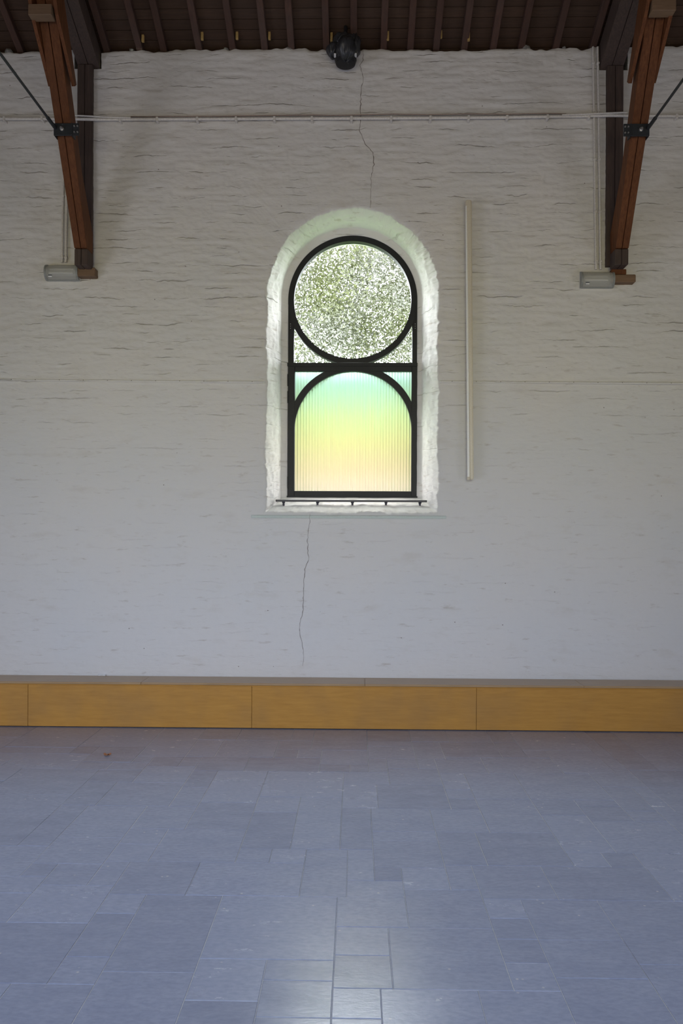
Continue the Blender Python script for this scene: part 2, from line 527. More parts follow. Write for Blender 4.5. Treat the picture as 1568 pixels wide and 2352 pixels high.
for k in range(1, NB + 1):
    t = k / NB
    q = PF * (1 - t) + PS * t
    fall = (1 - t) ** 3
    d = .0055 * vnoise(arc, arc * 0 + t * .26, .075, .05, 41) + .004 * vnoise(arc, arc * 0 + t * .26, .028, .025, 42)
    d = d - .005 * np.exp(-((((arc / .0735) % 1) - .5) * .0735 / .005) ** 2) * np.clip(vnoise(arc, arc * 0 + t, .3, .6, 43) + .3, 0, 1)
    d = d * math.sin(math.pi * min(1, t * 1.02)) ** .5 + .014 * math.sin(math.pi * t)     # a slightly swollen splay
    q = q + outw * (jag * fall - d)[:, None]
    y = O_SPLAY['y'] * (t ** .9) + 0 * arc
    y = y + .010 * (1 - t) ** 10 + .004 * vnoise(arc, arc * 0 + t * .2, .06, .03, 44) * (t < 1)
    rings.append(np.c_[q[:, 0], y, q[:, 1]])
for k in range(1, 7):
    t = k / 6
    q = PS * (1 - t) + PR_ * t
    y = O_SPLAY['y'] * (1 - t) + O_FRAME['y'] * t + .0022 * vnoise(arc, arc * 0, .07, 1, 51)
    rings.append(np.c_[q[:, 0], y, q[:, 1]])
for k in range(1, 4):
    rings.append(np.c_[PR_[:, 0], np.full(n, O_FRAME['y'] + .08 * k), PR_[:, 1]])
base = len(V)
V = np.vstack([V] + rings)
prev = np.array([idx(i, j) for i, j in per])
FF = [F]
for k in range(len(rings)):
    cur = base + k * n + np.arange(n)
    FF.append(np.stack([prev, np.roll(prev, -1), np.roll(cur, -1), cur], -1))
    prev = cur
F = np.vstack(FF)
me = bpy.data.meshes.new('wall_front')
me.vertices.add(len(V)); me.vertices.foreach_set('co', V.astype(np.float32).ravel())
me.loops.add(len(F) * 4); me.loops.foreach_set('vertex_index', F.astype(np.int32).ravel())
me.polygons.add(len(F)); me.polygons.foreach_set('loop_start', np.arange(0, len(F) * 4, 4, dtype=np.int32))
me.polygons.foreach_set('loop_total', np.full(len(F), 4, np.int32))
me.update(calc_edges=True); me.validate()
wall = link('wall_front', me, M['wall'], None, True)
tag(wall, 'rough limewashed brick wall around the arched window', kind='structure')
# core of the wall behind the painted face: keeps daylight out above and beside the face, lines the pockets
mb = MB()
mb.box(-6.5, GX0 + .01, .0, .45, 0, ZTOP)
mb.box(GX1 - .01, 6.5, .0, .45, 0, ZTOP)
mb.box(GX0, GX1, .30, .5, ZTOP - .5, ZTOP)
mb.box(GX0, GX1, .02, .5, ZTOP - .035, ZTOP - .02) if False else None
for a, b, z in (PL, PR):
    mb.box(a, b, .0, .31, z - .03, z)
    mb.box(a - .03, a, .012, .31, z, ZTOP - .03)
    mb.box(b, b + .03, .012, .31, z, ZTOP - .03)
for a, b in ((GX0, PL[0] - .03), (PL[1] + .03, PR[0] - .03), (PR[1] + .03, GX1)):
    mb.box(a, b, .012, .31, ZTOP - .05, ZTOP - .02)
core = mb.build('masonry_core', M['wall'], wall)

# cracks in the limewash, as raised ribbons coloured like the shade inside them
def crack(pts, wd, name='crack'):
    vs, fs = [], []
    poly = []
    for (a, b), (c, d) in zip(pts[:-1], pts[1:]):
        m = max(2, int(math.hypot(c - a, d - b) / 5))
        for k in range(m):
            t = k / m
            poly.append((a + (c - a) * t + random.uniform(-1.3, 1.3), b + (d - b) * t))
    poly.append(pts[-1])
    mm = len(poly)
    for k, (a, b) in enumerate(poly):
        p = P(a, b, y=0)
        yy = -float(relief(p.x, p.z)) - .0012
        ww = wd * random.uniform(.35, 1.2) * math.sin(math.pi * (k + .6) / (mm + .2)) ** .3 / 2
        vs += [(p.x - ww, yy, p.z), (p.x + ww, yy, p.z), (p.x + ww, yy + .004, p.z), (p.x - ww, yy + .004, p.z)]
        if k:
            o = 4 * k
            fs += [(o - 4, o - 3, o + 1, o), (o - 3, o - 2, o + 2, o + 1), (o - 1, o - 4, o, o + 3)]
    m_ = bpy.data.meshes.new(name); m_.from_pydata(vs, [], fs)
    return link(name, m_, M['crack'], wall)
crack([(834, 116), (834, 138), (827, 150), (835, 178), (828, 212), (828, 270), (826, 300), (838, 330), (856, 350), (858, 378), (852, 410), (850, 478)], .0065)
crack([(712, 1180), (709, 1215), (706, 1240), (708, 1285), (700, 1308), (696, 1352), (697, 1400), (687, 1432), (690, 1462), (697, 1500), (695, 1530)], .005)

# ---- floor: bed and slabs
mb = MB(); mb.box(-6.5, 6.5, BACK, .45, -.12, -.0022)
floor = mb.build('floor', M['grout'])
tag(floor, 'floor of blue limestone slabs in random sizes', kind='structure')
SLABS = '-74,-3804,138,-3584 -74,-4027,138,-3804 -74,-4203,94,-4027 -74,-4284,94,-4203 138,-4027,563,-3584 94,-4284,435,-4027 435,-4284,727,-4027 223,-3584,563,-3231 563,-3496,727,-3317 563,-3668,727,-3496 563,-3843,727,-3668 563,-4027,727,-3843 727,-3668,1061,-3317 727,-3941,1061,-3668 727,-4284,1061,-3941 1061,-3843,2363,-3317 1061,-4284,2363,-3843 1061,-2961,1238,-2784 1238,-2961,1399,-2784 897,-3317,1399,-2961 1399,-3317,2363,-2784 1061,-2249,1319,-1982 1061,-2784,1319,-2249 1319,-2333,1565,-2094 1565,-2333,1750,-2166 1319,-2784,1750,-2333 1750,-2784,2363,-2166 1319,-2094,1565,-1982 1061,-1982,1565,-1459 1565,-1724,1858,-1432 1565,-2166,1750,-1724 1750,-2166,1858,-1724 1858,-2166,2363,-1724 1238,-869,1750,-270 1750,-1432,1858,-270 1238,-1078,1399,-869 1399,-1432,1750,-869 1858,-1351,2072,-270 2072,-1351,2363,-270 2363,-1459,2564,-270 1858,-1724,2363,-1351 -326,-911,94,-270 94,-654,435,-270 94,-795,435,-654 94,-1125,435,-795 94,-1459,223,-1125 223,-1371,435,-1125 435,-654,727,-270 727,-654,1061,-270 645,-1078,1061,-654 435,-1125,645,-654 435,-1371,563,-1125 223,-1724,563,-1371 563,-1459,897,-1125 897,-1459,1399,-1078 563,-1810,727,-1459 563,-1982,727,-1810 563,-2166,727,-1982 727,-1982,1061,-1459 727,-2528,1061,-1982 -74,-1724,223,-1459 -74,-2166,138,-1724 138,-2166,563,-1724 94,-2528,435,-2166 435,-2528,727,-2166 -74,-2784,94,-2166 94,-2661,435,-2528 94,-2996,435,-2661 94,-3144,223,-2996 223,-3231,435,-2996 435,-2961,645,-2528 435,-3231,563,-2961 -34,-3317,223,-3144 -74,-3584,223,-3317 563,-3317,897,-2961 645,-2961,1061,-2528 -1004,-2961,-580,-2528 -580,-2961,-414,-2784 -580,-2784,-326,-2249 -580,-1982,-74,-1459 -580,-2249,-326,-1982 -326,-2784,-74,-1982 -414,-2961,-242,-2784 -746,-3317,-242,-2961 -242,-3317,-34,-2784 -34,-3144,94,-2784 -580,-3843,-74,-3317 -326,-3982,-74,-3843 -326,-4203,-74,-3982 -580,-4114,-326,-3843 -580,-4284,-326,-4114 -326,-4284,-74,-4203 -917,-4284,-580,-3941 -1086,-3317,-746,-2961 -917,-3941,-580,-3317 -1086,-3496,-917,-3317 -1086,-3843,-917,-3496 -1086,-4027,-917,-3843 -1213,-4284,-917,-4027 -1719,-4027,-1086,-3584 -1556,-2996,-1213,-2661 -1426,-3231,-1213,-2996 -1426,-3584,-1086,-3231 -1213,-3231,-1086,-2961 -1213,-2741,-1004,-2528 -1213,-2961,-1004,-2741 -2247,-3144,-1556,-2784 -2247,-3317,-1426,-3144 -2247,-3584,-1426,-3317 -2064,-869,-1556,-270 -2608,-911,-2064,-270 -2247,-1078,-2064,-911 -2064,-1078,-1901,-869 -2415,-1459,-1901,-1078 -1901,-1279,-1556,-869 -1901,-1459,-1682,-1279 -1682,-1459,-1426,-1279 -1426,-1371,-1213,-1125 -2247,-1982,-1719,-1459 -1719,-1724,-1426,-1459 -1426,-1724,-1086,-1371 -1719,-2166,-1520,-1724 -1520,-2166,-1086,-1724 -1556,-2661,-1213,-2166 -1213,-2528,-917,-2166 -2247,-2333,-1719,-1982 -1719,-2784,-1556,-2166 -2247,-2784,-1719,-2333 -1556,-1125,-1213,-270 -1213,-654,-917,-270 -1213,-1125,-1004,-654 -1004,-1125,-580,-654 -917,-654,-496,-270 -580,-911,-326,-654 -496,-654,-326,-270 -1086,-1459,-746,-1125 -746,-1459,-242,-1125 -580,-1125,-414,-911 -414,-1125,-242,-911 -242,-1279,94,-911 -242,-1459,-34,-1279 -34,-1459,94,-1279 -1213,-1371,-1086,-1125 -1086,-1810,-917,-1459 -1086,-2166,-917,-1810 -917,-2094,-580,-1459 -917,-2528,-580,-2094 -4600,-654,-4100,-270 -4100,-869,-3600,-270 -3600,-654,-3100,-270 2564,-869,3100,-270 3500,-869,4100,-270 4100,-654,4600,-270 -3100,-619,-2608,-270 1061,-654,1238,-270 3100,-619,3500,-270 -3100,-1012,-2608,-619 3100,-911,3500,-619 -4600,-1078,-4100,-654 -3600,-1125,-3100,-654 1061,-1078,1238,-654 4100,-1125,4600,-654 -4100,-1459,-3600,-869 2564,-1459,3100,-869 3500,-1125,4100,-869 -2608,-1078,-2247,-911 3100,-1125,3500,-911 -3100,-1459,-2608,-1012 -4600,-1459,-4100,-1078 -2608,-1459,-2415,-1078 645,-1125,897,-1078 -3600,-1459,-3100,-1125 -1556,-1279,-1426,-1125 3100,-1459,3500,-1125 3500,-1371,4100,-1125 4100,-1459,4600,-1125 3500,-1459,4100,-1371 1399,-1459,1565,-1432 -4600,-1982,-4100,-1459 -4100,-1982,-3600,-1459 -3600,-1982,-3100,-1459 -3100,-1982,-2608,-1459 -2608,-1724,-2247,-1459 2363,-1724,2564,-1459 2564,-1810,3100,-1459 3100,-1982,3500,-1459 3500,-1810,4100,-1459 4100,-1724,4600,-1459 -2608,-2166,-2247,-1724 2363,-2249,2564,-1724 4100,-2249,4600,-1724 2564,-2094,3100,-1810 3500,-2094,4100,-1810 -4600,-2528,-4100,-1982 -4100,-2333,-3600,-1982 -3600,-2528,-3100,-1982 -3100,-2249,-2608,-1982 3100,-2249,3500,-1982 2564,-2528,3100,-2094 3500,-2333,4100,-2094 -2608,-2741,-2247,-2166 -3100,-2661,-2608,-2249 2363,-2784,2564,-2249 3100,-2528,3500,-2249 4100,-2661,4600,-2249 -4100,-2528,-3600,-2333 3500,-2741,4100,-2333 -4600,-2996,-4100,-2528 -4100,-2961,-3600,-2528 -3600,-2784,-3100,-2528 2564,-2961,3100,-2528 3100,-2961,3500,-2528 -3100,-3231,-2608,-2661 4100,-2996,4600,-2661 -2608,-2996,-2247,-2741 3500,-2996,4100,-2741 -3600,-2996,-3100,-2784 2363,-3231,2564,-2784 -4100,-3496,-3600,-2961 2564,-3317,3100,-2961 3100,-3317,3500,-2961 -4600,-3231,-4100,-2996 -3600,-3231,-3100,-2996 -2608,-3584,-2247,-2996 -1556,-3144,-1426,-2996 3500,-3231,4100,-2996 4100,-3231,4600,-2996 -4600,-3668,-4100,-3231 -3600,-3496,-3100,-3231 -3100,-3496,-2608,-3231 2363,-3804,2564,-3231 3500,-3668,4100,-3231 4100,-3496,4600,-3231 2564,-3584,3100,-3317 3100,-3668,3500,-3317 -4100,-3941,-3600,-3496 -3600,-3668,-3100,-3496 -3100,-3941,-2608,-3496 4100,-4027,4600,-3496 -2608,-3843,-2064,-3584 -2064,-3843,-1719,-3584 2564,-3843,3100,-3584 -4600,-4114,-4100,-3668 -3600,-4203,-3100,-3668 3100,-3941,3500,-3668 3500,-4114,4100,-3668 2363,-4203,2564,-3804 -2608,-4284,-2247,-3843 -2247,-4114,-1719,-3843 2564,-4284,3100,-3843 -4100,-4284,-3600,-3941 -3100,-4284,-2608,-3941 3100,-4284,3500,-3941 -1719,-4284,-1213,-4027 4100,-4284,4600,-4027 -4600,-4284,-4100,-4114 -2247,-4284,-1719,-4114 3500,-4284,4100,-4114 -3600,-4284,-3100,-4203 2363,-4284,2564,-4203 -4600,-5600,-4100,-4284 -4100,-5600,-3600,-4284 -3600,-5600,-3100,-4284 -3100,-5600,-2608,-4284 -2608,-5600,-2064,-4284 -2064,-5600,-1426,-4284 -1426,-5600,-1086,-4284 -1086,-5600,-414,-4284 -414,-5600,94,-4284 94,-5600,435,-4284 435,-5600,1061,-4284 1061,-5600,1565,-4284 1565,-5600,2113,-4284 2113,-5600,2564,-4284 2564,-5600,3100,-4284 3100,-5600,3500,-4284 3500,-5600,4100,-4284 4100,-5600,4600,-4284 -4600,-6000,-4100,-5600 -4100,-6000,-3600,-5600 -3600,-6000,-3100,-5600 -3100,-6000,-2608,-5600 -2608,-6000,-1983,-5600 -1983,-6000,-1426,-5600 -1426,-6000,-746,-5600 -746,-6000,-414,-5600 -414,-6000,-34,-5600 -34,-6000,645,-5600 645,-6000,1061,-5600 1061,-6000,1565,-5600 1565,-6000,1946,-5600 1946,-6000,2363,-5600 2363,-6000,2564,-5600 2564,-6000,3100,-5600 3100,-6000,3500,-5600 3500,-6000,4100,-5600 4100,-6000,4600,-5600'
unit = {}
for s_ in SLABS.split():
    x0, y0, x1, y1 = (int(v) / 1000 for v in s_.split(','))
    cx, cy, lx, ly = (x0 + x1) / 2, (y0 + y1) / 2, x1 - x0, y1 - y0
    g = random.uniform(.0010, .0020)
    b = bmesh.new()
    hx, hy = lx / 2 - g, ly / 2 - g
    c = .0016
    lv = []
    for z, q in ((-.02, 0), (-c, 0), (0, c)):
        lv.append([b.verts.new((sx * (hx - q), sy * (hy - q), z)) for sx, sy in ((-1, -1), (1, -1), (1, 1), (-1, 1))])
    for A, B in zip(lv[:-1], lv[1:]):
        for k in range(4): b.faces.new((A[k], A[(k + 1) % 4], B[(k + 1) % 4], B[k]))
    b.faces.new(lv[-1])
    m_ = bpy.data.meshes.new('slab'); b.to_mesh(m_); b.free()
    o = link('slab', m_, M['stone'], None)
    o.parent = floor
    o.location = (cx, cy, random.uniform(-.0006, .0008))
    o.rotation_euler = (random.gauss(0, .0011), random.gauss(0, .0011), 0)

# ---- other walls of the hall (behind and beside the photographer)
mb = MB(); mb.box(-6.6, 6.6, BACK - .3, BACK, -.1, 7.6)
tag(mb.build('wall_back', M['plaster']), kind='structure', label='white wall behind the photographer')
mb = MB(); mb.box(-6.8, -6.5, BACK, .45, -.1, 7.6)
tag(mb.build('wall_left', M['plaster']), kind='structure', label='white end wall of the hall on the left')
mb = MB(); mb.box(6.5, 6.8, BACK, .45, -.1, 7.6)
tag(mb.build('wall_right', M['plaster']), kind='structure', label='white end wall of the hall on the right')

# ---- roof: deck, boards, rafters
SL = .424
ZR = ZTOP + .085                       # underside of the boards above the wall face
ang = math.atan(SL); ca_, sa_ = math.cos(ang), math.sin(ang)
RIDGE = BACK / 2
roof = lambda y: ZR - SL * y           # y < 0 into the room
mb = MB()
mb.prism([(.75, roof(.75) + .03), (RIDGE, roof(RIDGE) + .03), (RIDGE, roof(RIDGE) + .08), (.75, roof(.75) + .08)], 'x', -6.8, 6.8)
zb_ = roof(RIDGE) + SL * (BACK - .3 - RIDGE)
mb.prism([(RIDGE, roof(RIDGE) + .03), (BACK - .3, zb_ + .03), (BACK - .3, zb_ + .08), (RIDGE, roof(RIDGE) + .08)], 'x', -6.8, 6.8)
ceil = mb.build('ceiling', M['board'])
tag(ceil, 'dark timber underside of the pitched roof', kind='structure')
bw = .0905
nb = int((0.4 - RIDGE) / ca_ / bw)
bmesh_board = MB().box(-6.5, 6.5, -bw / 2 + .0025, bw / 2 - .0025, 0, .024, .002)
b0 = None
for k in range(nb):
    s = -.28 + bw * (k + .5)            # distance up the slope from the wall line
    if b0 is None:
        b0 = bmesh_board.build('board', M['board']); o = b0
    else:
        o = b0.copy(); COL.objects.link(o)
    o.parent = ceil
    y = -s * ca_
    o.location = (random.uniform(-.02, .02), y, ZR + s * sa_ + random.uniform(0, .004))
    o.rotation_euler = (-ang, 0, 0)
# rafters, where the photograph shows them at the wall head
RA = [-30, 40, 112, 240, 317, 372, 454, 532, 606, 668, 749, 812, 881, 943, 1003, 1068, 1135, 1200, 1280, 1366, 1511, 1590, 1660]
r0 = None
for px in RA:
    X = P(px, 103, y=-.03).x
    L = (0.25 - RIDGE) / ca_
    if r0 is None:
        r0 = MB().box(-.028, .028, -.25, L - .25, -.062, .0, .004).build('rafter', M['rafter']); o = r0
    else:
        o = r0.copy(); COL.objects.link(o)
    o.parent = ceil
    o.location = (X, 0, ZR)
    o.rotation_euler = (-ang, 0, math.pi)
    o.rotation_euler = (ang, 0, math.pi)
# pale shims and rubble stuck at the wall head
for px, py, wd, hh in ((328, 92, 6, 8), (464, 86, 6, 11), (544, 83, 6, 14), (618.5, 86, 5.5, 9), (761, 89, 5.5, 12), (890.5, 86, 5.5, 12), (1012.5, 82, 5, 11), (1076, 88, 5.5, 11)):
    a, b = P(px - wd / 2, py + hh / 2, y=-.055), P(px + wd / 2, py - hh / 2, y=-.055)
    MB().box(a.x, b.x, -.062, -.04, a.z, b.z + .03, .002).build('shim', M['shim'], ceil)
for px, py, wd in ((520, 106, 14), (664, 104, 16), (1208, 107, 18), (1294, 108, 11), (20, 110, 18), (303, 104, 14)):
    p = P(px, py, y=.03)
    b = bmesh.new(); bmesh.ops.create_icosphere(b, subdivisions=2, radius=wd * .0018)
    for v in b.verts: v.co *= random.uniform(.75, 1.15); v.co.z *= .8
    m_ = bpy.data.meshes.new('mortar_lump'); b.to_mesh(m_); b.free()
    o = link('mortar_lump', m_, M['rubble'], ceil); o.matrix_parent_inverse = Matrix(); o.location = (p.x, .03, ZTOP + .012)

# ---- the window
win = empty('window_1', (O_FRAME['xc'], .30, O_FRAME['zb']))
tag(win, 'black steel window with a circle above an arched fluted pane', kind='structure')
YF = .285
S_ = (YF - CAM.y) / FPX                 # metres per pixel at the frame
cc = P(809.5, 688.5, y=YF)
ro, ri = 148.2 * S_, 134.8 * S_
MB().ring((cc.x, cc.z), ri, ro, YF, YF + .075, n=128).build('circle_frame', M['steel'], win, True, 35)
zT = P(810, 835, y=YF).z
for a, b in ((661.5, 674.5), (946.5, 958.0)):
    A, B = P(a, 800, y=YF + .01), P(b, 800, y=YF + .01)
    po = MB().box(A.x, B.x, YF + .012, YF + .07, zT, P(a, 690, y=YF).z, .002).build('side_post', M['steel'], win)
    for q in (744, 749, 754):
        c = P((a + b) / 2 - (1 if a < 800 else -1), q, y=YF + .011)
        MB().tube([(c.x, YF + .009, c.z), (c.x, YF + .014, c.z)], .0032, 8).build('screw', M['bolt'], po)
A, B = P(659.5, 840, y=YF - .02), P(958.5, 840, y=YF - .02)
MB().box(A.x, B.x, YF - .02, YF + .09, P(810, 841, y=YF - .02).z, zT + .004, .002).build('transom', M['steel'], win)
# opening sash
sash = empty('sash', (cc.x, YF, O_FRAME['zb']), win)
YS = YF - .012
x0, x1 = P(660.5, 1000, y=YS).x, P(957.5, 1000, y=YS).x
i0, i1 = P(676, 1000, y=YS).x, P(944.5, 1000, y=YS).x
z0, z1 = P(810, 1140, y=YS).z, P(810, 838.5, y=YS).z
j0, j1 = P(810, 1128, y=YS).z, P(810, 852.5, y=YS).z
for nm, q in (('sash_stile', (x0, i0, z0, z1)), ('sash_stile', (i1, x1, z0, z1)), ('sash_rail', (i0, i1, z0, j0)), ('sash_rail', (i0, i1, j1, z1))):
    MB().box(q[0], q[1], YS, YS + .062, q[2], q[3], .0025).build(nm, M['steel'], sash)
MB().box(x0 - .006, x1 + .006, YS - .006, YS + .01, z0 - .012, z0 + .002, .002).build('drip_edge', M['steel'], sash)
ac = ((i0 + i1) / 2, j1 - (i1 - i0) / 2)
ar = (i1 - i0) / 2
ab = MB().ring(ac, ar, ar + .056, YS + .004, YS + .058, 0, math.pi, n=72)
for v in ab.bm.verts:
    v.co.x = min(max(v.co.x, i0 - .01), i1 + .01); v.co.z = min(v.co.z, j1 + .01)
ab.build('arch_bar', M['steel'], sash, True, 35)
for py in (873, 912, 1108):
    c = P(661.5, py, y=YS)
    hg = MB().box(c.x - .007, c.x + .006, YS - .007, YS + .004, c.z - .055, c.z + .055, .004).build('hinge', M['steel'], sash)
c = P(950, 989, y=YS)
MB().tube([(c.x, YS - .004, c.z), (c.x, YS + .002, c.z)], .008, 10).build('lock_cylinder', M['steel'], sash)
# glass
m_fl = m_fluted(j0, j1)
YG = YS + .034
def sheet(name, x0, x1, zlo, zhi, wave, mat, parent, nz=1, step=None, thick=.006):
    """an upright pane whose edges follow zlo(x)..zhi(x); wave gives the flutes their depth"""
    step = step or .004
    n_ = max(2, int((x1 - x0) / step))
    vs, fs = [], []
    pitch = .0258
    for k in range(n_ + 1):
        x = x0 + (x1 - x0) * k / n_
        a, b = zlo(x), max(zlo(x), zhi(x))
        yw = wave * (abs(math.sin(math.pi * x / pitch)) - .5)
        vs += [(x, YG - yw, a), (x, YG - yw, b)]
        if k: fs.append((2 * k - 2, 2 * k, 2 * k + 1, 2 * k - 1))      # normals face the room
    m_ = bpy.data.meshes.new(name); m_.from_pydata(vs, [], fs)
    return link(name, m_, mat, parent, True)
e_ = .012
arc_in = lambda x: ac[1] + math.sqrt(max(0, ar ** 2 - (x - ac[0]) ** 2))
arc_out = lambda x: ac[1] + math.sqrt(max(0, (ar + .056) ** 2 - (x - ac[0]) ** 2))
tag(sheet('arched_pane', i0 - .004, i1 + .004, lambda x: j0 - .01, lambda x: min(arc_in(x) + .02, j1 + .01), .008, m_fl, sash), 'fluted rainbow tinted glass pane with arched top')
tag(sheet('corner_pane', i0 - .01, ac[0], lambda x: min(arc_out(x) - .02, j1 + .008), lambda x: j1 + .008, .008, m_fl, sash), 'fluted turquoise corner pane')
tag(sheet('corner_pane', ac[0], i1 + .01, lambda x: min(arc_out(x) - .02, j1 + .008), lambda x: j1 + .008, .008, m_fl, sash), 'fluted turquoise corner pane')
YG = YF + .045
rg = (ri + ro) / 2
tag(sheet('round_pane', cc.x - rg, cc.x + rg, lambda x: cc.z - math.sqrt(max(0, rg ** 2 - (x - cc.x) ** 2)), lambda x: cc.z + math.sqrt(max(0, rg ** 2 - (x - cc.x) ** 2)), 0, M['clear'], win, step=.015), 'clear round glass pane')
zsp = P(810, 735, y=YF).z
low = lambda x: min(zsp, cc.z - math.sqrt(max(0, rg ** 2 - (x - cc.x) ** 2)))
XA, XB = P(668, 800, y=YF).x, P(952, 800, y=YF).x
sheet('spandrel_pane', XA, cc.x, lambda x: zT - .01, low, 0, M['clear'], win, step=.015)
sheet('spandrel_pane', cc.x, XB, lambda x: zT - .01, low, 0, M['clear'], win, step=.015)

# ---- outside: lawn and a tree
mb = MB(); mb.box(-40, 40, .6, 60, -.4, -.3)
tag(mb.build('ground', M['grass']), 'lawn outside the window', kind='structure')
tree = empty('tree', (2.6, 11.5, -.3))
tag(tree, 'pale green leafy tree seen through the round pane', 'tree')
MB().tube([(2.6, 11.5, -.3), (2.65, 11.5, 1.5), (2.5, 11.5, 3.2), (2.4, 11.5, 4.8), (2.2, 11.5, 6.6), (2.0, 11.5, 9)], [.22, .19, .16, .12, .07, .02], 10).build('trunk', M['bark'], tree, True)
br_ends = []
for k in range(16):
    z = random.uniform(3.4, 7.6); a = random.uniform(0, 2 * math.pi); L = random.uniform(1.2, 2.8)
    p0 = Vector((2.52 - (z - 3) * .08, 11.5, z)); p1 = p0 + Vector((math.cos(a) * L * .5, math.sin(a) * L * .5, L * .3)); p2 = p0 + Vector((math.cos(a) * L, math.sin(a) * L, L * .45))
    MB().tube([p0, p1, p2], [.05, .03, .01], 6).build('branch', M['bark'], tree, True)
NL = 165000
rs = np.random.RandomState(3)
ncl = 1100
cl = rs.normal(size=(ncl, 3)); cl /= np.linalg.norm(cl, axis=1)[:, None]
cl = cl * (rs.rand(ncl, 1) ** .4) * np.array([5.2, 2.4, 3.6]) + np.array([.6, 11.5, 7.2])
pk = rs.randint(0, ncl, NL)
pos = cl[pk] + rs.normal(size=(NL, 3)) * .30
ax = rs.normal(size=(NL, 3)); ax /= np.linalg.norm(ax, axis=1)[:, None]
bx_ = np.cross(ax, rs.normal(size=(NL, 3))); bx_ /= np.linalg.norm(bx_, axis=1)[:, None]
sz = rs.uniform(.019, .038, (NL, 1))
LV = np.stack([pos - ax * sz * 1.3, pos + bx_ * sz * .62, pos + ax * sz * 1.3, pos - bx_ * sz * .62], 1).reshape(-1, 3)
m_ = bpy.data.meshes.new('leaves')
m_.vertices.add(NL * 4); m_.vertices.foreach_set('co', LV.astype(np.float32).ravel())
m_.loops.add(NL * 4); m_.loops.foreach_set('vertex_index', np.arange(NL * 4, dtype=np.int32))
m_.polygons.add(NL); m_.polygons.foreach_set('loop_start', np.arange(0, NL * 4, 4, dtype=np.int32)); m_.polygons.foreach_set('loop_total', np.full(NL, 4, np.int32))
m_.update(calc_edges=True)
lv = link('leaves', m_, M['leaf'], tree); lv['kind'] = 'stuff'

# leafy screen added to darken the view through the fluted pane
added_hedge = empty('added_hedge', (0, 7.0, -.3))
tag(added_hedge, 'dark green leaf screen added outside to dim the fluted pane', 'added_hedge')
HB, HW, HT = 7.0, 5.5, 4.05
b = bmesh.new()
bmesh.ops.create_grid(b, x_segments=60, y_segments=26, size=1)
for v in b.verts:
    a_ = v.co.y * math.pi / 2                      # wrap the grid over it from front to back
    v.co = Vector((v.co.x * HW, HB + .75 * math.sin(a_), -.3 + (HT + .2) * math.cos(a_) ** .45 + random.uniform(-.05, .05)))
    v.co.y += random.uniform(-.07, .07)
m_ = bpy.data.meshes.new('added_hedge_body'); b.to_mesh(m_); b.free()
link('added_hedge_body', m_, M['added_hedge'], added_hedge)
HL = 16000
hx = rs.uniform(-HW, HW, HL); ha = rs.uniform(-math.pi / 2, .6, HL)
pos = np.c_[hx, HB + .8 * np.sin(ha), -.3 + (HT + .25) * np.cos(ha) ** .45] + rs.normal(size=(HL, 3)) * .06
ax = rs.normal(size=(HL, 3)); ax /= np.linalg.norm(ax, axis=1)[:, None]
bx_ = np.cross(ax, rs.normal(size=(HL, 3))); bx_ /= np.linalg.norm(bx_, axis=1)[:, None]
sz = rs.uniform(.03, .06, (HL, 1))
LV = np.stack([pos - ax * sz, pos + bx_ * sz * .55, pos + ax * sz, pos - bx_ * sz * .55], 1).reshape(-1, 3)
m_ = bpy.data.meshes.new('added_hedge_leaves')
m_.from_pydata(LV.tolist(), [], np.arange(HL * 4).reshape(-1, 4).tolist())
link('leaves', m_, M['added_hedge'], added_hedge)['kind'] = 'stuff'

# ================================================================== THINGS
# ---- the long wooden bench box along the wall
YB = P(817, 1676, z=0).y
ZB = P(817, 1571, y=YB).z
bench = empty('plinth_bench', (0, YB / 2, 0))
tag(bench, 'long low orange brown plywood bench box along the wall', 'bench')
JX = [-5.2, P(64, 1620, y=YB).x, P(578, 1620, y=YB).x, P(1094, 1620, y=YB).x, 4.6]
for a, b in zip(JX[:-1], JX[1:]):
    MB().box(a + .0012, b - .0012, YB, YB + .02, .006, ZB - .026, .0015).build('front_panel', M['bench'], bench)
JT = [-5.2, P(324, 1560, y=YB).x, P(838, 1565, y=YB).x, P(1340, 1568, y=YB).x, 4.6]
for a, b in zip(JT[:-1], JT[1:]):
    MB().box(a + .001, b - .001, YB - .004, -.006, ZB - .018, ZB, .0015).build('top_board', M['bench_top'], bench)
MB().box(-5.2, 4.6, YB - .006, YB + .014, ZB - .026, ZB - .0185, .001).build('edge_strip', M['bench'], bench)
MB().box(-5.2, 4.6, YB + .03, -.025, 0, ZB - .02).build('carcass', M['corbel'], bench)

